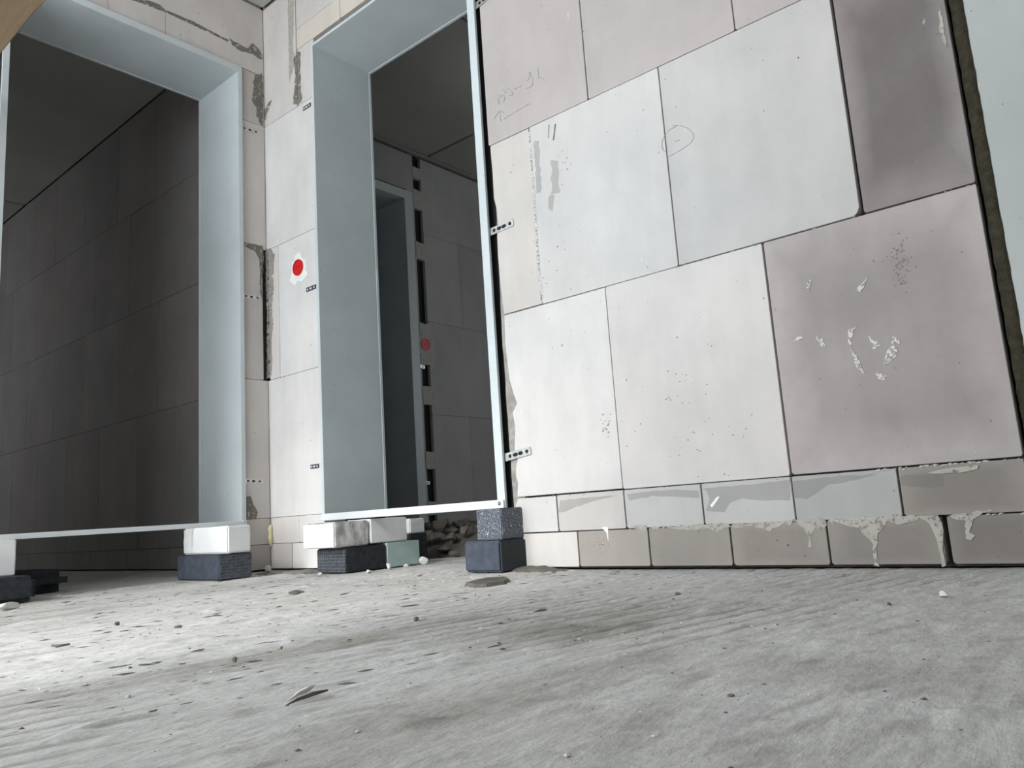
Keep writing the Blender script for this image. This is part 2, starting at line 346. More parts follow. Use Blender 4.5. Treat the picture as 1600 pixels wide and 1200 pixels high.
wr = box('wall_right', (-5.6, .06, 0), (.385, .28, H+.01), M['joint']); tag(wr, kind='structure', label='long pale calcium silicate block wall behind and right of the second steel frame')
box('wall_core', (1.46, .03, 0), (2.846, .28, H+.01), M['joint'], wr)
box('wall_core', (.385, .06, 2.40), (1.46, .28, H+.01), M['joint'], wr)
box('wall_core', (1.43, .05, .0), (1.47, .28, H+.01), M['mortar'], wr)
# right of doorway 2 -- bottom row
bcol = [g(.60, WARM), g(.34, TAN), g(.29, TAN), g(.255, TAN)+(.7,), g(.24, TAN)+(.7,), g(.21, TAN)+(.7,)]
xs = [None, 1.665, 1.914, 2.163, 2.415, 2.670, 2.846]
z0 = .007
for i in range(6):
    a1 = xs[i+1]
    if i == 0: block(wr, onR, 0, 0, 0, 0, bcol[0], poly=[(1.425, z0), (1.660, z0), (1.663, .012), (1.663, zD-.003), (1.425, zD-.003), (1.420, .06), (1.426, .03)])
    else:
        gap = .012 if i == 5 else .004
        block(wr, onR, xs[i]+(gap-.004), a1, z0, zD-.001, bcol[i], ga=.0045)
ccol = [g(.58, COOL), g(.52, WARM), g(.50, COOL), g(.48, COOL), g(.40, COOL), g(.24, TAN)+(.6,)]
xs2 = [None, 1.595, 1.843, 2.092, 2.343, 2.593, 2.846]
for i in range(6):
    if i == 0: block(wr, onR, 0, 0, 0, 0, ccol[0], poly=[(1.416, zD+.001), (1.593, zD+.001), (1.593, zC-.002), (1.437, zC-.002), (1.424, .20), (1.418, .16)])
    else: block(wr, onR, xs2[i], xs2[i+1], zD, zC, ccol[i], ga=.0038)
# course C-A (large blocks)
edgeA = [(1.436, .232), (1.437, .246), (1.443, .277), (1.435, .300), (1.437, .328), (1.450, .358), (1.436, .387), (1.447, .462), (1.438, .511), (1.462, .539), (1.450, .570), (1.434, .624), (1.427, .747), (1.430, .847)]
block(wr, onR, 0, 0, 0, 0, g(.61, COOL), poly=[(1.8405, .232), (1.8405, .847)]+edgeA[::-1])
block(wr, onR, 1.842, 2.342, zC+.001, zA, g(.575, (1.03, .985, .95))); block(wr, onR, 2.344, 2.846, zC+.003, zA, g(.31, PINK)+(.35,), ga=.004)
edgeB = [(1.430, .851), (1.423, .969), (1.421, 1.062), (1.422, 1.132), (1.432, 1.176), (1.430, 1.223), (1.419, 1.274), (1.421, 1.369), (1.418, 1.462), (1.419, 1.470)]
block(wr, onR, 0, 0, 0, 0, g(.53, (1.045, .985, .92)), poly=[(1.593, .851), (1.593, 1.470)]+edgeB[::-1])
block(wr, onR, 1.595, 2.094, zA, zB, g(.55, COOL))
block(wr, onR, 0, 0, 0, 0, g(.49, COOL), poly=[(2.097, zA+.002), (2.580, zA+.002), (2.589, zA+.010), (2.5945, zA+.022), (2.5955, zA+.2), (2.596, zB-.002), (2.097, zB-.002)])
block(wr, onR, 2.6015, 2.846, zA+.002, zB, g(.18, PINK)+(0.0,), ga=.003)
block(wr, onR, 1.409, 1.840, zB, zE, g(.43, PINK)); block(wr, onR, 1.841, 2.341, zB, zE, g(.42, PINK)); block(wr, onR, 2.342, 2.846, zB, zE, g(.42, PINK))
for a0, a1 in ((1.409, 1.595), (1.595, 2.095), (2.095, 2.846)): block(wr, onR, a0, a1, zE, H-.004, g(.5, PINK))
# over doorway 2
block(wr, onR, .272, .60, 2.378, 2.486, g(.56, TAN)); block(wr, onR, .60, .85, 2.378, 2.486, g(.55, TAN)); block(wr, onR, .85, 1.10, 2.378, 2.486, g(.55, TAN)); block(wr, onR, 1.10, 1.409, 2.378, 2.486, g(.55, WARM))
block(wr, onR, .272, .77, 2.486, H-.004, g(.55, WARM)); block(wr, onR, .77, 1.409, 2.486, H-.004, g(.55, WARM))
# between corner and doorway 2
block(wr, onR, -.02, .157, z0, zD, g(.55, WARM), ga=.004); block(wr, onR, .157, .392, z0, zD, g(.66, COOL), ga=.004)
block(wr, onR, -.02, .215, zD, zC, g(.62, WARM)); block(wr, onR, .215, .392, zD, zC, g(.63, COOL))
block(wr, onR, -.02, .388, zC, zA, g(.66, COOL))
block(wr, onR, .012, .092, zA, zB, g(.60, WARM)); block(wr, onR, .093, .396, zA, zB, g(.67, COOL))
block(wr, onR, -.02, .400, zB, zE, g(.63, COOL))
block(wr, onR, -.02, .268, zE, H-.004, g(.58, WARM)); block(wr, onR, .274, .404, zE, 2.378, g(.56, WARM))
# same wall continuing behind doorway 1
k = 0
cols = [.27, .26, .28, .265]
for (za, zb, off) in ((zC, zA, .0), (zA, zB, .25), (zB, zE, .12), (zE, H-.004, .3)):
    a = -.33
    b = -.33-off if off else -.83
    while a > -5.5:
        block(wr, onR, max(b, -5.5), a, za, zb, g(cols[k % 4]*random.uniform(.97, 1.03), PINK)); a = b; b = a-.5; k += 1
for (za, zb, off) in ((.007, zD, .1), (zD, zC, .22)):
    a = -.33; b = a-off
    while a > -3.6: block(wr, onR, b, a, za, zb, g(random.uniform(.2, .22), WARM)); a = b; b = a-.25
# back side of wall_right in room 2 stays plain core; mortar filling beside the frame
prism('mortar_filling', onR, rough([(1.413, .118), (1.46, .118), (1.47, .6), (1.455, 1.0), (1.445, 1.27), (1.424, 1.30), (1.418, 1.1), (1.410, .8), (1.412, .4)], .003, .03, 3), .006, .10, M['mortar'], wr, .002)

box('gap_shade_filler', (1.3725, .022, .2), (1.409, .20, 2.33), M['hole'], wr)  # near-black box standing in for the shade of the open gap
# wall_left (face x = 0) with doorway 1
wl = box('wall_left', (-.27, -.118, 0), (-.03, .06, H+.01), M['joint']); tag(wl, kind='structure', label='grey brown block wall around the first steel frame')
box('wall_core', (-.27, YB-.1, 0), (-.03, -1.135, H+.01), M['joint'], wl); box('wall_core', (-.27, -1.135, 2.385), (-.03, -.118, H+.01), M['joint'], wl)
LA = (1.045, .98, .93)
def lb(a0, a1, z0_, z1_, v, t_=LA, **k): return block(wl, onL, a0, a1, z0_, z1_, g(v, t_), **k)
JE = -.003
lb(-.122, JE, .007, zD, .42); lb(-.122, JE, zD, zC, .50)
lb(-.122, JE, zC, zA, .56); lb(-.122, JE-.022, zA, zB, .50); lb(-.122, JE, zB, zE, .56); lb(-.122, JE, zE, 2.36, .50)
lb(-.49, JE, 2.362, 2.475, .58); lb(-.735, -.49, 2.362, 2.475, .56); lb(-.985, -.735, 2.362, 2.475, .55); lb(-1.24, -.985, 2.362, 2.475, .55)
lb(-.62, JE, 2.475, H-.004, .60); lb(-1.12, -.62, 2.475, H-.004, .58); lb(-1.62, -1.12, 2.475, H-.004, .55)
for i, (za, zb) in enumerate(((.007, zD), (zD, zC), (zC, zA), (zA, zB), (zB, zE), (zE, 2.36))):
    lb(-1.39-.12*(i % 2), -1.135, za, zb, .5); lb(-2.0, -1.39-.12*(i % 2), za, zb, .5); lb(YB, -2.0, za, zb, .5)
lb(-1.39, -1.24, 2.362, 2.475, .5); lb(YB, -1.62, 2.475, H-.004, .5); lb(YB, -1.39, 2.362, 2.475, .5)
# far side faces of wall_left towards room 1: plain render
box('rendered_face', (-.30, YB, 0), (-.27, -1.135, H), M['mortar'], wl); box('rendered_face', (-.30, -.118, 0), (-.27, 0, H), M['mortar'], wl); box('rendered_face', (-.30, -1.135, 2.385), (-.27, -.118, H), M['mortar'], wl)

# concrete wall at the right end, mineral wool strip
wc = box('wall_concrete', (2.879, .0, -.0), (XR+.4, .28, H+.01), M['concrete'], bev=.002); tag(wc, kind='structure', label='smooth greenish grey concrete wall at the right edge')
wool = bmesh.new()
vs = []
nz = 140
for i in range(nz+1):
    z = i*(H-.01)/nz; a = 2.852+random.uniform(-.0015, .001); b = 2.8785+random.uniform(-.001, .0022)
    vs.append([wool.verts.new((a, .10, z)), wool.verts.new((a, .008+random.uniform(-.002, .002), z)), wool.verts.new(((a+b)/2, .002+random.uniform(-.002, .002), z)), wool.verts.new((b, -.0015+random.uniform(-.001, .0015), z)), wool.verts.new((b, .10, z))])
for A, B in zip(vs, vs[1:]):
    for k in range(4): wool.faces.new((A[k], A[k+1], B[k+1], B[k]))
wo = link('mineral_wool_strip', bm_mesh(wool, 'mineral_wool_strip', True), M['wool'], wr); wo['label'] = 'olive brown mineral wool strip between blocks and concrete'

# room behind doorway 2: far wall (x = -.629) with doorway 3 and a half-filled vertical gap
wf = box('wall_far', (-.93, -.0+.28, 0), (-.67, .50, H+.01), M['joint']); tag(wf, kind='structure', label='dim block wall seen through the second steel frame, with a gap running up it')
HF = 2.69
box('wall_core', (-.93, 1.53, 0), (-.67, 1.565, H+.01), M['joint'], wf); box('wall_core', (-.93, 1.64, 0), (-.67, 4.5, H+.01), M['joint'], wf); box('wall_core', (-.93, .50, 2.42), (-.67, 1.53, H+.01), M['joint'], wf)
box('shaft_shade_back', (-.96, 1.5, 0), (-.931, 1.7, H), M['hole'], wf)  # darkness of the closed shaft put into its colour
FC = (1.0, .98, .95)
def fb(a0, a1, za, zb, v): return block(wf, onF, a0, a1, za, zb, g(v, FC), d1=.05)
def gaplow(a0, a1, v, off):   # courses right of the gap
    pass
for (za, zb, st) in ((.007, zC, 1.915), (zC, .86, 2.0), (.86, 1.503, 2.26), (1.503, 2.13, 1.99), (2.13, HF, 2.3)):
    a = 1.638; b = st
    while a < 4.4: fb(a, min(b, 4.4), za, zb, .42*random.uniform(.94, 1.06)); a = b; b = a+.5
for (za, zb) in ((.007, zC), (zC, .86), (.86, 1.503), (1.503, 2.13), (2.13, 2.42)): fb(1.53, 1.566, za, zb, .42)
fb(1.0, 1.566, 2.42, HF, .40); fb(.5, 1.0, 2.42, HF, .40)
for (za, zb) in ((.007, zC), (zC, .86), (.86, 1.503), (1.503, 2.13), (2.13, HF)): fb(.28, .44, za, zb, .40)
box('gap_shade_slab', (-.68, 1.566, 0), (-.652, 1.639, HF), M['hole'], wf)  # near-black slab: unlit depth of the slots painted just behind them
# mortar plugs bridging the gap
for i, (za, zb) in enumerate(((2.534, 2.60), (2.304, 2.38-.0), (2.30, 2.304), (1.937, 2.06), (1.20, 1.485), (.92, 1.05), (.495, .609), (.20, .285), (0, .02))):
    if i == 2: continue
    if i == 1: za, zb = 2.304, 2.44
    if i == 0: za, zb = 2.53, 2.61
    prism('mortar_plug', onF, rough([(1.557, za), (1.645, za), (1.648, zb), (1.56, zb)], .006, .03, i), -.003, .12, M['pale_smear'], wf, 0)
for i, (ya, yb, za, zb) in enumerate(((1.53, 1.70, 2.28, 2.45), (1.545, 1.66, 1.93, 2.05), (1.54, 1.68, 1.18, 1.46), (1.555, 1.69, .90, 1.02), (1.56, 1.70, 2.53, 2.60))):
    pass
# pale smears round the plugs (each only beside the gap)
for i, poly in enumerate(([(1.566, 2.30), (1.50, 2.33), (1.49, 2.42), (1.53, 2.46), (1.566, 2.45)], [(1.637, 2.28), (1.67, 2.31), (1.73, 2.36), (1.70, 2.43), (1.66, 2.47), (1.637, 2.47)],
                          [(1.637, 1.93), (1.68, 1.96), (1.69, 2.05), (1.637, 2.07)], [(1.637, 1.17), (1.69, 1.19), (1.69, 1.32), (1.66, 1.47), (1.637, 1.48)], [(1.637, .90), (1.68, .92), (1.67, 1.05), (1.637, 1.06)])):
    smear('plaster_smear', onF, poly, M['pale_smear'], wf, .007, .02, .0015, i)

# walls that close the rooms (outside the frame)
wb = box('wall_back', (-5.6, YB-.30, 0), (-4.15, YB, H), M['ceiling']); tag(wb, kind='structure', label='plain wall behind the camera with a door opening, a window and an added light opening')
box('wall_section', (-3.45, YB-.30, 0), (OX0, YB, H), M['ceiling'], wb); box('wall_section', (-4.15, YB-.30, 0), (-3.45, YB, .95), M['ceiling'], wb); box('wall_section', (-4.15, YB-.30, 2.15), (-3.45, YB, H), M['ceiling'], wb)  # leaves the added window gap that lights the left room
box('wall_section', (OX1, YB-.30, 0), (PX0, YB, H), M['ceiling'], wb); box('wall_section', (PX1, YB-.30, 0), (XR+.3, YB, H), M['ceiling'], wb)
box('wall_section', (OX0, YB-.30, OZ1), (OX1, YB, H), M['ceiling'], wb); box('wall_section', (PX0, YB-.30, PZ1), (PX1, YB, H), M['ceiling'], wb); box('wall_section', (PX0, YB-.30, 0), (PX1, YB, PZ0), M['ceiling'], wb)
ws = box('wall_side', (XR, YB, 0), (XR+.25, 4.5, H), M['low_bounce_wall']); tag(ws, kind='structure', label='plain unseen wall right of the camera, kept dark to cut bounced light')
wn = box('wall_north', (-5.6, 4.5, 0), (1.1, 4.7, H), M['ceiling']); tag(wn, kind='structure', label='plain wall at the back of the dark rooms')
box('wall_section', (2.0, 4.5, 0), (XR+.3, 4.7, H), M['ceiling'], wn); box('wall_section', (1.1, 4.5, 0), (2.0, 4.7, .95), M['ceiling'], wn); box('wall_section', (1.1, 4.5, 2.15), (2.0, 4.7, H), M['ceiling'], wn)  # window gap here is added to lift the light in the room
we = box('wall_west', (-5.8, YB-.3, 0), (-5.55, 4.7, H), M['ceiling']); tag(we, kind='structure', label='plain end wall of the dark room on the left')
wp = box('wall_partition', (2.6, .28, 0), (2.8, 4.5, H), M['ceiling']); tag(wp, kind='structure', label='plain partition in the room behind the second frame')
wq = box('wall_inner_shade', (-2.2, .28, 0), (-2.05, 4.5, H), M['hole']); tag(wq, kind='structure', label='near-black wall standing in for the unlit room behind the third frame')  # near-black colour stands in for the unlit room

# ------------------------------------------------------------------ steel door frames
def ring(bm, to, a0, a1, z0_, z1_, wl_, wr_, wt, d0, d1, open_bottom=True):
    for lo, hi in (((a0, z0_), (a0+wl_, z1_)), ((a1-wr_, z0_), (a1, z1_)), ((a0+wl_, z1_-wt), (a1-wr_, z1_))):
        p = [to(lo[0], lo[1], d0), to(hi[0], hi[1], d1)]
        add_box(bm, [min(p[0][i], p[1][i]) for i in range(3)], [max(p[0][i], p[1][i]) for i in range(3)])
def jamb_box(to, a0, a1, z0_, z1_, d0, d1, name, mat, par, bev=.0012):
    p = [to(a0, z0_, d0), to(a1, z1_, d1)]
    return box(name, [min(p[0][i], p[1][i]) for i in range(3)], [max(p[0][i], p[1][i]) for i in range(3)], mat, par, bev)
def door_frame(name, label, to, a0, a1, z0_, z1_, wl_, wr_, wt, d0, d1, bar, loc, group=None):
    e = empty(name, loc); tag(e, label, 'door frame', group)
    inv = Matrix.Translation(-Vector(loc))
    th = .008
    f_ = d0-.0015
    parts = [('side_jamb', a0+wl_-th, a0+wl_, z0_, z1_-wt, d0, d1), ('side_jamb', a1-wr_, a1-wr_+th, z0_, z1_-wt, d0, d1), ('head_jamb', a0+wl_-th, a1-wr_+th, z1_-wt, z1_-wt+th, d0, d1),
             ('face_flange', a0, a0+wl_, z0_, z1_, f_, d0), ('face_flange', a1-wr_, a1, z0_, z1_, f_, d0), ('head_flange', a0+wl_, a1-wr_, z1_-wt, z1_, f_, d0),
             ('return_edge', a1-.0015, a1, z0_, z1_, d0, d0+.009), ('return_edge', a0, a0+.0015, z0_, z1_, d0, d0+.009),
             ('back_flange', a0, a0+wl_+.003, z0_, z1_, d1, d1+.012), ('back_flange', a1-wr_-.003, a1, z0_, z1_, d1, d1+.012), ('back_head_flange', a0+wl_+.003, a1-wr_-.003, z1_-wt-.003, z1_, d1, d1+.012)]
    for q in parts:
        o = jamb_box(to, *q[1:], q[0], M['steel'], e, .0004); o.matrix_parent_inverse = inv
    if bar:
        o = jamb_box(to, a0+.002, a1-.002, z0_-.001, z0_+bar, d0-.010, d0-.0017, 'spacer_bar', M['steel_bar'], e, .0015); o.matrix_parent_inverse = inv
        o['label'] = 'bright transport bar across the foot of the frame'
        s = jamb_box(to, a1-.024, a1-.012, z0_+.010, z0_+.022, d0-.016, d0-.0095, 'bar_screw', M['zinc'], e, .003); s.matrix_parent_inverse = inv
    return e
f1 = door_frame('door_frame', 'grey primed steel frame at the left, its right side lit pale blue', onL, -1.108, -.1305, .205, 2.352, .022, .020, .030, -.015, .335, .018, (0, -.62, .205))
f2 = door_frame('door_frame', 'grey primed steel frame right of the corner with a bright white bar at its foot', onR, .399, 1.396, .200, 2.338, .018, .034, .013, -.015, .305, .027, (.9, .15, .2))
f3 = door_frame('door_frame', 'small dim grey steel frame seen deep through the second frame', onF, .46, 1.536, .0, 2.405, .07, .072, .062, -.012, .30, 0, (-.75, 1.0, 0))

# ------------------------------------------------------------------ perforated wall anchors
def strap(to, p0, p1, wid, holes, label, hm='hole', mat='zinc', d=-.0015):
    (a0, z0_), (a1, z1_) = p0, p1; L = math.hypot(a1-a0, z1_-z0_); ux, uz = (a1-a0)/L, (z1_-z0_)/L; nx, nz_ = -uz, ux
    base = to(a0, z0_, 0); e = empty('wall_anchor', base); tag(e, label, 'anchor strap'); inv = Matrix.Translation(-Vector(base))
    def P(t, s): return (a0+ux*t+nx*s, z0_+uz*t+nz_*s)
    w = wid/2
    o = prism('strap_plate', to, [P(0, -w), P(L, -w), P(L+.002, 0), P(L, w), P(0, w)], d, d+.0015, M[mat], e, 0); o.matrix_parent_inverse = inv
    for h in holes:
        rr = w*.5; ln = rr*(1.7 if h[1] else 1.0)
        poly = [P(h[0]*L+ln*math.cos(k*math.pi/4), rr*math.sin(k*math.pi/4)) for k in range(8)]
        o = prism('strap_hole', to, poly, d-.0006, d, M[hm], e, 0); o.matrix_parent_inverse = inv
    return e
HL = [(.15, 0), (.45, 1), (.78, 0)]
strap(onR, (.312, 2.063), (.372, 2.063), .020, HL, 'topmost small slotted anchor left of the second frame', mat='slate', hm='stone_white')
strap(onR, (.305, 1.206), (.378, 1.206), .020, HL, 'small slotted anchor below the red socket box', mat='slate', hm='stone_white')
strap(onR, (.306, .428), (.366, .428), .018, HL, 'lowest small slotted anchor left of the second frame', mat='slate', hm='stone_white')
strap(onR, (1.392, 1.155), (1.500, 1.160), .026, [(.2, 0), (.42, 1), (.62, 1), (.87, 0)], 'perforated anchor halfway up the right side of the second frame', d=-.004)
strap(onR, (1.397, .365), (1.506, .378), .026, [(.2, 0), (.42, 1), (.62, 1), (.87, 0)], 'perforated anchor low on the right side of the second frame', d=-.004)
strap(onR, (1.393, 2.03), (1.50, 2.045), .026, [(.2, 0), (.42, 1), (.62, 1), (.87, 0)], 'perforated anchor at the top edge right of the second frame', d=-.004)
strap(onL, (-.125, 2.052), (-.030, 2.056), .020, HL, 'topmost perforated anchor right of the first frame')
strap(onL, (-.125, 1.231), (-.034, 1.233), .020, HL, 'middle perforated anchor right of the first frame')
strap(onL, (-.125, .394), (-.034, .390), .020, HL, 'lowest perforated anchor right of the first frame')
strap(onF, (1.50, 2.035), (1.575, 2.028), .022, HL, 'topmost anchor beside the small dim frame')
strap(onF, (1.505, 1.188), (1.590, 1.178), .022, HL, 'bright anchor under the distant red box')
strap(onF, (1.500, .412), (1.585, .403), .022, HL, 'lowest bright anchor beside the small dim frame')

# ------------------------------------------------------------------ red socket boxes
def disc(to, c, r, d0, d1, name, mat, par, inv, n=28):
    o = prism(name, to, [(c[0]+r*math.cos(6.28318*k/n), c[1]+r*math.sin(6.28318*k/n)) for k in range(n)], d0, d1, mat, par, .0006); o.matrix_parent_inverse = inv; return o
def socket(to, c, r, label):
    b = to(c[0], c[1], 0); e = empty('socket_box', b); tag(e, label, 'socket box'); inv = Matrix.Translation(-Vector(b))
    n = 28; bm = bmesh.new(); R1, R0 = r, r*.86; rings = []
    for rr, d in ((R1, .02), (R1, -.008), (R0, -.008), (R0, .014)):
        rings.append([bm.verts.new(to(c[0]+rr*math.cos(6.28318*k/n), c[1]+rr*math.sin(6.28318*k/n), d)) for k in range(n)])
    for A, B in zip(rings, rings[1:]):
        for k in range(n): bm.faces.new((A[k], A[(k+1) % n], B[(k+1) % n], B[k]))
    o = link('box_rim', bm_mesh(bm, 'box_rim'), M['red'], e); o.matrix_parent_inverse = inv
    disc(to, c, R0, -.0060, .012, 'box_cover', M['red'], e, inv)
    disc(to, (c[0]-.010*r/.037, c[1]), r*.12, -.0072, -.006, 'knockout', M['red_dark'], e, inv, 10); disc(to, (c[0]+.010*r/.037, c[1]+.003), r*.12, -.0072, -.006, 'knockout', M['red_dark'], e, inv, 10)
    return e
socket(onR, (.2515, 1.323), .037, 'red round socket box set in white plaster left of the second frame')
socket(onF, (1.603, 1.335), .042, 'dim red round box on the distant wall beside the gap')
socket(onR, (3.032, 1.262), .044, 'red round cap on the concrete at the top right corner')
def splat(to, c, r, n, seed, mat, par, d=0, thick=.0016, name='plaster_ring'):
    rr = random.Random(seed); poly = []
    for k in range(n):
        q = r*(1+rr.uniform(-.22, .30)); poly.append((c[0]+q*math.cos(6.28318*k/n), c[1]+q*math.sin(6.28318*k/n)))
    return prism(name, to, poly, d-thick, d+.001, mat, par, 0)
splat(onR, (.250, 1.318), .062, 26, 4, M['white_smear'], wr); splat(onF, (1.60, 1.33), .08, 22, 9, M['pale_smear'], wf, thick=.0048)

# ------------------------------------------------------------------ stains, slurry runs, writing
def Rs(name, pts, mat, seed=0, amp=.004, step=.016, thick=.0012, label=None): return smear(name, onR, [R_(*p) for p in pts], M[mat], wr, amp, step, thick, seed, label=label)
def Ls(name, pts, mat, seed=0, amp=.004, step=.016, thick=.0012, label=None): return smear(name, onL, [L_(*p) for p in pts], M[mat], wl, amp, step, thick, seed, label=label)
# dark mortar on wall_left near the corner
Ls('mortar_smear', [(399, 118), (409, 114), (411, 150), (411, 190), (409, 197), (402, 186), (400, 168), (394, 160), (394, 148), (397, 138), (396, 128)], 'smear_wall', 1, label='dark grey mortar patch')
Ls('mortar_smear', [(358, 60), (372, 68), (386, 76), (394, 68), (404, 76), (409, 84), (410, 94), (404, 92), (396, 84), (384, 82), (372, 78), (362, 70)], 'smear_wall', 2, amp=.003)
Ls('mortar_smear', [(205, 0), (232, 0), (250, 8), (258, 15), (300, 33), (356, 62), (356, 66), (300, 38), (256, 18), (248, 16), (228, 8)], 'smear_wall', 3, amp=.002, step=.03)
Ls('mortar_smear', [(382, 378), (398, 382), (410, 384), (412, 396), (411, 420), (408, 440), (409, 470), (407, 455), (406, 430), (405, 405), (398, 392), (384, 386)], 'smear_wall', 4, amp=.003)
Ls('mortar_smear', [(384, 776), (391, 776), (396, 788), (402, 800), (400, 811), (384, 812)], 'smear_wall', 5, amp=.002)
Rs('mortar_smear', [(459, 92), (466, 80), (470, 82), (469, 110), (470, 135), (472, 158), (467, 163), (458, 164), (460, 140), (462, 118), (460, 104)], 'smear_wall', 6, amp=.004)
Rs('mortar_smear', [(414, 388), (424, 388), (430, 398), (427, 420), (428, 450), (425, 480), (427, 510), (424, 540), (426, 570), (423, 590), (417, 592), (417, 480)], 'mortar_film', 7, amp=.004)
Rs('mortar_smear', [(413, 186), (413, 172), (420, 160), (425, 156), (423, 164), (418, 176), (415, 188)], 'smear_wall', 8, amp=.001)
Rs('plaster_band', [(450, 0), (459, 0), (459, 40), (458, 78), (461, 88), (458, 110), (452, 130), (451, 60)], 'slurry', 9, amp=.002)
# expanding foam blob in the corner
fo = tube('foam_blob', [(.004, -.004, .198), (.008, -.010, .180), (.003, -.006, .165), (.008, -.009, .148), (.005, -.006, .120), (.004, -.003, .100)], [.004, .011, .008, .010, .008, .003], M['foam'], None, 8); tag(fo, 'small pale yellow foam blob in the corner joint near the floor', 'foam')
# beige column of trowel marks + white line on the tall narrow block
Rs('plaster_streak', [(826, 206), (829, 206), (836, 300), (842, 390), (849, 474), (844, 474), (838, 400), (832, 300)], 'dab', 11, amp=.0012, step=.03, thick=.0008)
for i, pts in enumerate(([(834, 222), (842, 222), (846, 300), (840, 300)], [(862, 250), (872, 252), (874, 300), (862, 302)], [(857, 305), (868, 306), (862, 330), (856, 326)])):
    Rs('trowel_mark', pts, 'film', 20+i, amp=.004, thick=.0010)
# curved damp arcs on the upper brick row
Rs('damp_arc', [(1238, 752), (1310, 744), (1372, 741), (1340, 750), (1296, 757), (1280, 768), (1262, 780), (1240, 778)], 'film', 30, amp=.0015, thick=.0010)
Rs('damp_arc', [(1100, 763), (1170, 757), (1234, 750), (1235, 782), (1190, 781), (1160, 779), (1140, 786), (1132, 800), (1104, 798), (1110, 780), (1104, 768)], 'film', 31, amp=.0015, thick=.0010)
Rs('damp_arc', [(980, 772), (1040, 765), (1092, 766), (1093, 778), (1050, 776), (1020, 775), (985, 782)], 'film', 32, amp=.0012, thick=.0010)
Rs('damp_arc', [(876, 782), (930, 776), (968, 774), (930, 782), (900, 792), (880, 800), (874, 800)], 'film', 33, amp=.0012, thick=.0010)
Rs('damp_arc', [(1406, 744), (1440, 742), (1474, 742), (1474, 760), (1450, 762), (1410, 758)], 'film', 34, amp=.002, thick=.0010)
# slurry runs under the joint of the lowest row
Rs('slurry_run', [(987, 821), (1010, 820), (1012, 826), (1014, 834), (1009, 828), (990, 826)], 'slurry', 40, amp=.003, step=.010)
Rs('slurry_run', [(1016, 824), (1140, 817), (1142, 824), (1120, 830), (1106, 826), (1080, 829), (1050, 826), (1034, 824), (1018, 830)], 'slurry', 41, amp=.003, step=.010)
Rs('slurry_run', [(1144, 818), (1240, 813), (1236, 822), (1224, 818), (1212, 824), (1204, 829), (1196, 826), (1172, 822), (1146, 826)], 'slurry', 42, amp=.003, step=.010)
Rs('slurry_run', [(1242, 812), (1290, 810), (1291, 822), (1280, 828), (1274, 824), (1268, 836), (1267, 856), (1264, 856), (1264, 838), (1256, 828), (1246, 818)], 'slurry', 43, amp=.003, step=.01)
Rs('slurry_run', [(1296, 811), (1345, 808), (1400, 804), (1440, 806), (1430, 814), (1404, 820), (1386, 815), (1378, 828), (1370, 840), (1370, 868), (1374, 884), (1367, 884), (1364, 850), (1352, 838), (1344, 826), (1322, 820), (1302, 818)], 'slurry', 44, amp=.003, step=.010)
Rs('slurry_run', [(1432, 806), (1466, 804), (1472, 816), (1475, 830), (1474, 860), (1478, 884), (1473, 886), (1468, 858), (1460, 832), (1452, 818)], 'slurry', 45, amp=.0012, thick=.003)
Rs('slurry_run', [(1484, 806), (1545, 796), (1548, 800), (1528, 806), (1520, 810), (1516, 830), (1524, 838), (1518, 843), (1510, 840), (1508, 812), (1486, 810)], 'slurry', 46, amp=.003, step=.010)
Rs('slurry_run', [(940, 824), (950, 823), (951, 846), (948, 832), (944, 828)], 'white_smear', 47, amp=.0006)
Rs('mortar_bead', [(1450, 738), (1480, 731), (1530, 727), (1528, 733), (1500, 738), (1460, 740)], 'slurry', 48, amp=.001, thick=.003)
Rs('scratch', [(1110, 790), (1120, 777), (1125, 775), (1120, 784), (1113, 793)], 'white_smear', 49, amp=.0006)
# white plaster dabs on the big brown block
for i, pts in enumerate(([(1326, 514), (1338, 512), (1334, 520), (1330, 530), (1332, 546), (1338, 556), (1346, 572), (1350, 582), (1345, 582), (1336, 568), (1331, 556), (1327, 540), (1325, 526)],
        [(1356, 524), (1366, 530), (1376, 540), (1368, 545), (1360, 548), (1364, 538)], [(1392, 524), (1404, 530), (1405, 538), (1398, 536), (1402, 546), (1400, 556), (1390, 566), (1380, 570), (1382, 560), (1386, 548), (1394, 540)],
        [(1368, 584), (1376, 584), (1385, 588), (1384, 594), (1374, 594)], [(1262, 440), (1267, 436), (1266, 450), (1263, 458), (1260, 450)], [(1238, 528), (1256, 526), (1254, 530), (1240, 534)], [(1272, 524), (1284, 528), (1292, 542), (1286, 544), (1278, 532)],
        [(1340, 452), (1350, 436), (1355, 432), (1352, 444), (1344, 458)])):
    Rs('plaster_dab', pts, 'dab', 50+i, amp=.0022, step=.008, thick=.0012)
# pale frayed margin of the brown block beside the wool, light run at top
Rs('pale_margin', [(1468, 14), (1474, 40), (1481, 70), (1477, 74), (1470, 50), (1465, 20)], 'slurry', 70, amp=.003, step=.010)
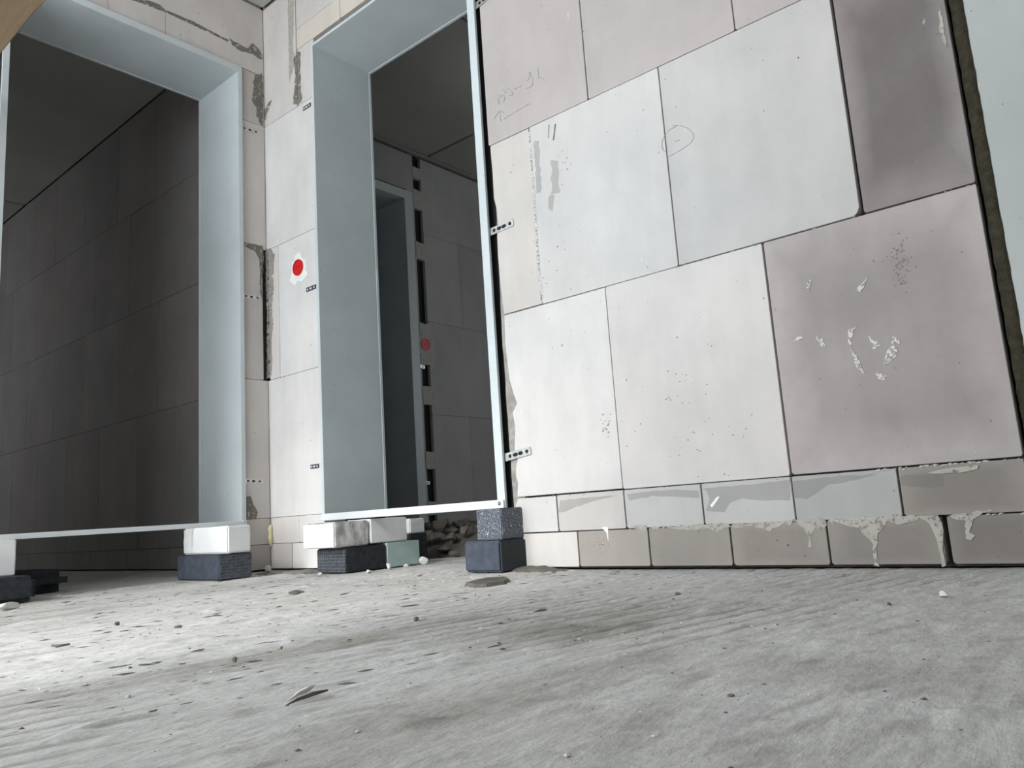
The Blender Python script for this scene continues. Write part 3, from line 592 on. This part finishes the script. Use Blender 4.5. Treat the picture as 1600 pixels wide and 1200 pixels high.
# pencil
def pencil(pts, r=.0009, mat='graphite', label=None):
    P = [(lambda q: (q[0], -.0010, q[1]))(R_(*p)) for p in pts]; o = tube('pencil_mark', P, r, M[mat], wr, 4)
    if label: o['label'] = label
    return o
def Z(pts): return [(765+x/12, 95+y/12) for x, y in pts]
for s in ([(185, 640), (205, 690), (225, 675), (240, 655), (270, 640), (290, 665), (292, 700), (275, 745), (262, 775)], [(178, 700), (176, 760), (182, 810), (205, 815)],
          [(232, 552), (270, 540), (295, 560), (300, 600), (322, 600)], [(335, 505), (380, 545), (425, 585), (438, 615), (425, 645), (378, 655)], [(465, 545), (495, 515), (540, 505), (590, 478)],
          [(730, 240), (738, 215), (765, 220), (785, 215)], [(765, 225), (765, 260), (750, 320), (725, 360), (690, 372)], [(765, 260), (795, 300), (820, 350), (812, 420), (805, 465)], [(685, 520), (730, 515), (775, 488), (805, 468)],
          [(905, 140), (915, 200), (918, 290)], [(895, 328), (945, 318), (1000, 335), (1035, 372)],
          [(215, 1140), (200, 1040), (188, 938)], [(92, 1090), (140, 1010), (188, 938), (230, 955), (275, 972)], [(265, 1100), (350, 1045), (520, 940), (640, 875), (750, 805)]):
    pencil(Z(s), .0008)
pencil([(1050, 196+.5), (1062, 196), (1074, 200), (1083, 208), (1084, 216), (1080, 223), (1068, 232), (1056, 239), (1045, 245)], .0009); pencil([(1058, 197), (1046, 203), (1040, 210), (1035, 220), (1034, 229), (1037, 235), (1042, 238)], .0008); pencil([(1055, 221), (1062, 219)], .0011)
pencil([(858, 195), (857, 216)], .0014, 'graphite'); pencil([(868, 194), (865, 219)], .0022, 'pencil_dark')
# small pits cluster on the large brown block and black filling marks on joints
bm = bmesh.new()
for (cx, cz, sx, sz, n) in ((1405, 420, 12, 28, 46), (1400, 395, 16, 22, 26), (945, 662, 8, 14, 16), (880, 250, 14, 30, 10), (1090, 640, 90, 90, 40), (860, 380, 30, 60, 14), (1016, 850, 40, 20, 12), (935, 850, 18, 16, 16)):
    for _ in range(n):
        a, z = R_(random.gauss(cx, sx*.6), random.gauss(cz, sz*.6)); q = random.uniform(.0010, .0028)
        vv = [bm.verts.new((a+q*math.cos(k*1.2566+_), -.0012, z+q*random.uniform(.6, 1.1)*math.sin(k*1.2566+_))) for k in range(5)]; w_ = [bm.verts.new((v.co.x, .001, v.co.z)) for v in vv]
        bm.faces.new(vv)
        for k in range(5): bm.faces.new((vv[k], vv[(k+1) % 5], w_[(k+1) % 5], w_[k]))
o = link('block_pitting', bm_mesh(bm, 'block_pitting'), M['dirt'], wr); o['kind'] = 'stuff'
# crumbly mortar crumbs squeezed from bed joints
bm = bmesh.new()
def crumbs(z, a0, a1, n, s=.0022, up=.4):
    for _ in range(n):
        a = random.uniform(a0, a1); q = s*random.uniform(.5, 1.5); g_ = bmesh.ops.create_icosphere(bm, subdivisions=1, radius=q)['verts']; dz = -abs(random.gauss(0, .0025))
        for v in g_: v.co = Vector((a+v.co.x*random.uniform(1, 2.2), v.co.y*.5-.0004, z+dz+v.co.z*.7))
crumbs(zC, 1.45, 2.84, 70, .0016); crumbs(zA, 1.45, 2.84, 50, .0015); crumbs(zD, 1.85, 2.84, 110, .0026); crumbs(zB, 1.42, 2.0, 30, .0014); crumbs(zC, 2.55, 2.78, 50, .0028)
o = link('joint_crumbs', bm_mesh(bm, 'joint_crumbs', True), M['pale_smear'], wr); o['kind'] = 'stuff'

# ------------------------------------------------------------------ packing blocks under the frames
def pblock(name, label, lo, hi, mat, group=None, rot=0, bev=.004, chips=0, seed=0, side=None, sidelabel='waffle textured end', sidemat='waffle'):
    c = ((lo[0]+hi[0])/2, (lo[1]+hi[1])/2, lo[2]); h = [(hi[i]-lo[i])/2 for i in range(2)]; hz = hi[2]-lo[2]
    bm = bmesh.new(); add_box(bm, (-h[0], -h[1], 0), (h[0], h[1], hz)); bmesh.ops.bevel(bm, geom=bm.edges[:], offset=bev, segments=2, affect='EDGES')
    bmesh.ops.triangulate(bm, faces=[f for f in bm.faces if len(f.verts) > 4])
    bmesh.ops.subdivide_edges(bm, edges=[e for e in bm.edges if e.calc_length() > .05], cuts=3, use_grid_fill=True)
    rr = random.Random(seed)
    for v in bm.verts:
        v.co += Vector([rr.uniform(-.0008, .0008) for _ in range(3)])
        if chips and rr.random() < .12 and sum(abs(abs(v.co[i])-(h[0], h[1])[i]) < .006 for i in range(2)) == 2: v.co *= 1-rr.uniform(.01, .03)
    mn = min(v.co.z for v in bm.verts)
    for v in bm.verts: v.co.z -= mn
    e = empty(name, c, math.radians(rot)) if side else None
    o = link('block_body' if side else name, bm_mesh(bm, name), M[mat], e)
    if side:
        # raised pad of the textured end, on the -y end
        bm = bmesh.new(); add_box(bm, (-h[0]+.004, -h[1]-.0015, .004), (h[0]-.004, -h[1]+.002, hz-.004)) if side == '-y' else add_box(bm, (h[0]-.002, -h[1]+.004, .004), (h[0]+.0015, h[1]-.004, hz-.004))
        q = link('textured_end', bm_mesh(bm, 'textured_end'), M[sidemat], e); q['label'] = sidelabel
        tag(e, label, 'block', group); return e
    o.location = c; o.rotation_euler = (0, 0, math.radians(rot)); tag(o, label, 'block', group); return o
FZ = .0015
# stack under the right leg of frame 1 : corner (.287,-.407)
pblock('packing_block', 'charcoal block on the floor under the right leg of the first frame', (-.04, -.407, FZ), (.285, -.268, .096), 'slate', side='+x', seed=1, rot=0, sidelabel='waffle textured side')
pblock('packing_block', 'chipped white block under the right leg of the first frame', (R_(286, 850, -.372)[0], -.372, .0985), (.287, -.272, .203), 'white_block', chips=1, seed=2, bev=.006)
# stack under left leg of frame 2
pblock('packing_block', 'black block with a waffle textured end under the left leg of the second frame', (.53, -.140, FZ), (.710, .052, .092), 'black_block', side='-y', seed=3)
pblock('packing_block', 'plain pale green block on the floor behind the black one', (.56, .056, FZ), (.712, .226, .097), 'green', seed=4, bev=.002)
pblock('packing_block', 'broken white block with a rough grey side on top of the black block', (.508, -.185, .0955), (.702, -.024, .190), 'rough_white', side='-y', sidemat='white_block', sidelabel='bright white end', seed=5, bev=.005)
pblock('packing_block', 'smooth white grey block on top of the pale green block', (.56, -.018, .100), (.705, .170, .193), 'white_block', seed=6, bev=.004)
pblock('packing_block', 'small block at the back of the second frame, on a dark block', (.42, float(at(641, 828, 0, .54)[1]), .120), (.54, float(at(664, 828, 0, .54)[1]), .183), 'white_block', seed=7)
pblock('packing_block', 'dark block hidden in shadow under the small back block', (.42, float(at(639, 828, 0, .54)[1]), FZ), (.545, float(at(666, 828, 0, .54)[1]), .1185), 'black_block', seed=8)
# stack under right leg of frame 2
pblock('packing_block', 'dark blue grey block on the floor under the right leg of the second frame', (1.297, -.123, FZ), (1.455, .04, .099), 'slate', side='+x', sidemat='waffle_shade', seed=9, bev=.007, sidelabel='waffle textured side')
pblock('packing_block', 'speckled charcoal block on top, under the right leg of the second frame', (1.344, -.105, .1015), (1.452, .04, .1985), 'speckle', seed=10, bev=.003)
# stack under left leg of frame 1 (left picture edge)
pblock('packing_block', 'white block at the left edge of the photo under the first frame', (-.10, -1.16, .0845), (.06, -1.018+.0, .203), 'white_block', seed=11, bev=.003)
pblock('packing_block', 'black block on the floor at the left edge of the photo', (-.16, -1.23, FZ), (.205, -1.0, .083), 'black_block', seed=12, bev=.014)
pblock('packing_block', 'rounded black block lying behind the left edge block', (-.50, -.995, FZ), (-.165, -.76, .083), 'black_block', seed=13, bev=.03)

# ------------------------------------------------------------------ stones and litter
def stone_mesh(seed, flat=.6, ang=.35):
    bm = bmesh.new(); bmesh.ops.create_icosphere(bm, subdivisions=2, radius=1); rr = random.Random(seed)
    pl = [(Vector([rr.gauss(0, 1) for _ in range(3)]).normalized(), rr.uniform(.40, .8)) for _ in range(10)]
    for v in bm.verts:
        for n_, d_ in pl:
            k_ = v.co.dot(n_)
            if k_ > d_: v.co -= n_*(k_-d_)
        v.co *= 1+rr.uniform(-.04, .04); v.co.z *= flat
    mz = min(v.co.z for v in bm.verts)
    for v in bm.verts: v.co.z -= mz
    return bm_mesh(bm, 'stone')
SM = [stone_mesh(i, .55+.08*i) for i in range(6)]
def stone(x, y, sx, sy, sz, mat, label, name='stone', cat='stone', group=None, rot=None, z=None):
    me = SM[random.randrange(6)].copy(); me.materials.append(M[mat]); o = link(name, me); o.scale = (sx, sy, sz); o.rotation_euler = (0, 0, rot if rot is not None else random.uniform(0, 6))
    hz = float(floor_h(np.array([x]), np.array([y]))[0]) if z is None else z
    o.location = (x, y, hz-.0008); tag(o, label, cat, group); return o
def gs(px, py, w, h, mat, label, **k):
    x, y = G_(px, py); dist = math.hypot(x-CAM[0], y-CAM[1]); s = dist/FPX; return stone(x, y, w*s/2, w*s/2*k.pop('asp', 1), h*s*.9, mat, label, **k)
gs(1475, 933, 14, 11, 'stone_white', 'pale pebble alone on the floor near the wall at the right')
gs(12, 953, 30, 8, 'stone_white', 'flat white stone chip at the left edge of the photo')
stone(.738, .222, .019, .017, .028, 'stone_white', 'white stone leaning at the corner of the pale green block', rot=.6)
gs(419, 893, 14, 9, 'stone_white', 'rounded pale stone in the corner by the wall foot')
gs(607, 890, 8, 8, 'stone_white', 'tiny white crumb between the black and green blocks')
gs(634, 885, 9, 6, 'stone_white', 'tiny white crumb in front of the pale green block')
gs(576, 895, 12, 5, 'stone_white', 'white crumb in front of the black block')
gs(500, 898, 8, 4, 'stone_white', 'white crumb at the foot of the waffle textured end')
gs(464, 928, 26, 8, 'stone_dark', 'dark flat chip on the bright floor below the red box')
gs(367, 1034, 9, 8, 'stone_dark', 'small dark pebble at the edge of the shaded floor')
gs(201, 1087, 9, 5, 'stone_white', 'small pale pebble low on the left of the floor')
gs(650, 970, 9, 5, 'stone_dark', 'small grey pebble in the middle of the floor')
gs(440, 1015, 5, 4, 'stone_dark', 'tiny dark pebble right of the twig')
gs(183, 977, 10, 5, 'stone_dark', 'dark crumb on the bright floor at the left')
gs(278, 980, 12, 5, 'stone_dark', 'dark crumb left of the middle of the bright floor')
gs(1390, 946, 6, 4, 'stone_dark', 'dark speck below the pale pebble')
gs(1142, 1086, 14, 5, 'stone_dark', 'dark flat crumb in the grey foreground stains')
gs(1060, 928, 14, 5, 'stone_dark', 'flat brown crumb before the lowest bricks')
def gpoly(name, pts, h, mat, label, cat):
    P2 = [G_(*p) for p in pts]; c = (sum(p[0] for p in P2)/len(P2), sum(p[1] for p in P2)/len(P2)); z0_ = float(floor_h(np.array([c[0]]), np.array([c[1]]))[0])
    bm = bmesh.new(); lo = [bm.verts.new((p[0]-c[0], p[1]-c[1], 0)) for p in P2]; hi = [bm.verts.new(((p[0]-c[0])*.9, (p[1]-c[1])*.9, h)) for p in P2]; n = len(P2)
    bm.faces.new(lo[::-1]); top = bm.verts.new((0, 0, h*1.25))
    for i in range(n): bm.faces.new((lo[i], lo[(i+1) % n], hi[(i+1) % n], hi[i])); bm.faces.new((hi[i], hi[(i+1) % n], top))
    o = link(name, bm_mesh(bm, name), M[mat]); o.location = (c[0], c[1], z0_-.001); tag(o, label, cat); return o
gpoly('mortar_lump', [(725, 915), (742, 910), (760, 906), (790, 904), (798, 908), (790, 913), (760, 917), (740, 918)], .010, 'dark_mortar', 'flat olive grey mortar slab in front of the right packing stack', 'mortar')
def heap(name, cx, cy, rx, ry, h, mat, label, seed):
    n = 22; bm = bmesh.new(); rows = []
    for i in range(n):
        r_ = []
        for j in range(n):
            u = i/(n-1)*2-1; v = j/(n-1)*2-1; q = max(0, 1-(u*u+v*v)); x = cx+u*rx; y = cy+v*ry
            hh = h*q**.8*(.3+1.2*float(fbm(np.array([x]), np.array([y]), 18, seed, 3)[0])); r_.append(bm.verts.new((u*rx, v*ry, hh-.002 if q > 0 else -.006)))
        rows.append(r_)
    for i in range(n-1):
        for j in range(n-1): bm.faces.new((rows[i][j], rows[i+1][j], rows[i+1][j+1], rows[i][j+1]))
    o = link(name, bm_mesh(bm, name, True), M[mat]); o.location = (cx, cy, float(floor_h(np.array([cx]), np.array([cy]))[0])); tag(o, label, 'debris', None, 'stuff'); return o
heap('mortar_debris', 1.50, -.045, .16, .04, .022, 'dark_mortar', 'ridge of grey mortar crumbs at the wall foot right of the packing blocks', 71)
heap('mortar_debris', .42, -.10, .13, .07, .016, 'smear', 'low mound of crumbs at the wall foot beside the waffle textured end', 73)
heap('mortar_debris', .20, -.14, .10, .04, .010, 'smear', 'thin brown crumbs at the wall foot near the corner', 75)
# twig and leaf
x0_, y0_ = G_(80, 1014); x1_, y1_ = G_(109, 1011)
o = tube('twig', [(x0_, y0_, .006), ((x0_*2+x1_)/3, (y0_*2+y1_)/3, .004), (x1_, y1_, .005)], [.0022, .0028, .0016], M['stone_dark']); tag(o, 'thin dark twig on the bright floor at the left', 'twig')
e = empty('wood_splinter', (*G_(480, 1094), 0)); tag(e, 'split grey wood splinter on the floor in the lower left', 'splinter'); inv = Matrix.Translation(-Vector(e.location))
def sliver(pts, r, mat):
    P = [(*G_(px, py), z) for px, py, z in pts]; o = tube('shard', P, r, M[mat], e, 5); o.matrix_parent_inverse = inv
sliver([(448, 1104.5, .002), (465, 1099, .004), (490, 1093, .006), (512, 1086, .005)], [.0006, .0020, .0026, .0012], 'stone_dark')
sliver([(450, 1100, .003), (466, 1093, .006), (480, 1090, .008), (492, 1084, .009)], [.0006, .0026, .0034, .0008], 'stone_white')
# fine grit strewn everywhere
bm = bmesh.new()
base = [bmesh.new()]
oct_v = [(1, 0, 0), (-1, 0, 0), (0, 1, 0), (0, -1, 0), (0, 0, .8), (0, 0, -.3)]; oct_f = [(0, 2, 4), (2, 1, 4), (1, 3, 4), (3, 0, 4), (2, 0, 5), (1, 2, 5), (3, 1, 5), (0, 3, 5)]
def grit(name, n, x0, x1, y0, y1, smin, smax, mat, label, flake=False):
    X = rng.uniform(x0, x1, n); Y = rng.uniform(y0, y1, n); Zs = floor_h(X, Y); V = []; F = []
    for i in range(n):
        s = smin*(smax/smin)**(rng.random()**2.2); a = rng.uniform(0, 6.28); c, sn = math.cos(a), math.sin(a); el = rng.uniform(.6, 1.6); b0 = len(V); zf = 1
        if flake: el = rng.uniform(1.5, 3.5); a = 1.37+rng.normal(0, .35); c, sn = math.cos(a), math.sin(a); zf = .35
        for v in oct_v:
            x = v[0]*s*el; y = v[1]*s; V.append((X[i]+x*c-y*sn+rng.uniform(-.2, .2)*s, Y[i]+x*sn+y*c, Zs[i]+v[2]*s*.7*zf))
        F += [tuple(b0+k for k in f) for f in oct_f]
    o = link(name, mesh(name, V, F), M[mat]); tag(o, label, 'grit', None, 'stuff'); return o
grit('dark_grit', 1500, -.1, 3.2, -1.9, -.02, .0006, .0042, 'stone_dark', 'scattered dark grit all over the floor')
grit('pale_grit', 1300, -.1, 3.2, -1.9, -.02, .0006, .0034, 'stone_white', 'scattered pale grit all over the floor')
grit('pale_grit', 260, .3, 1.7, -.35, .45, .0015, .006, 'stone_white', 'pale grit gathered around the packing blocks')

grit('dark_flakes', 900, 0, 2.3, -1.6, -.03, .0022, .0090, 'stone_dark', 'thin dark crust flakes lying along the broom direction of the floor', True)
# rubble heap in the room behind doorway 2
rh = heap('rubble_fines', .12, .98, .70, .52, .15, 'stone_dark', 'fine dark rubble heap on the floor behind the second frame', 77)
for i in range(130):
    for _ in range(20):
        x = random.uniform(-.55, .85); y = random.uniform(.42, 1.6); q = ((x-.12)/.74)**2+((y-.98)/.58)**2
        if q < 1: break
    hgt = .15*max(0, 1-q)**.8*.9; s = random.uniform(.022, .055)
    rl = ('on the crest,' if q < .3 else 'at the near foot,' if y < .8 else 'on the far slope,')+(' left side' if x < .12 else ' right side')+' of the dark rubble'
    st_ = stone(x, y, s, s*random.uniform(.6, 1), s*random.uniform(.5, .9), 'rubble' if 'rubble' in M else 'stone_dark', ('large' if s > .038 else 'small')+' masonry chunk '+rl, 'rubble_chunk', 'rubble', ('large' if s > .038 else 'small')+' rubble chunks '+rl, z=max(0, hgt-s*.2))

# ------------------------------------------------------------------ board on trestles beside the camera (edge seen at the top left)
zb = 1.80; yb = float(CAM[1]+(zb-CAM[2])*.41478/.90987)+.028
bd = box('wooden_board', (.05, yb-.30, zb), (1.25, yb, zb+.03), M['wood'], bev=.004); tag(bd, 'tan brown board cutting across the top left corner of the photo', 'board')
for xx, nm in ((.22, 'left'), (.80, 'right')):
    e = empty('trestle', (xx, yb-.35, 0)); tag(e, 'wooden trestle holding up the '+nm+' end of the tan board', 'trestle')
    box('top_rail', (-.03, -.12, zb-.07), (.03, .32, zb-.001), M['wood'], e, .003)
    for sx in (-1, 1):
        for yy in (-.10, .02 if nm == 'right' else .10):
            bm = bmesh.new(); vv = add_box(bm, (-.02, -.02, 0), (.02, .02, zb-.06))
            for v in vv: v.co.x += sx*(.02+.09*(1-v.co.z/zb)) ; v.co.y += yy
            link('leg', bm_mesh(bm, 'leg'), M['wood'], e)
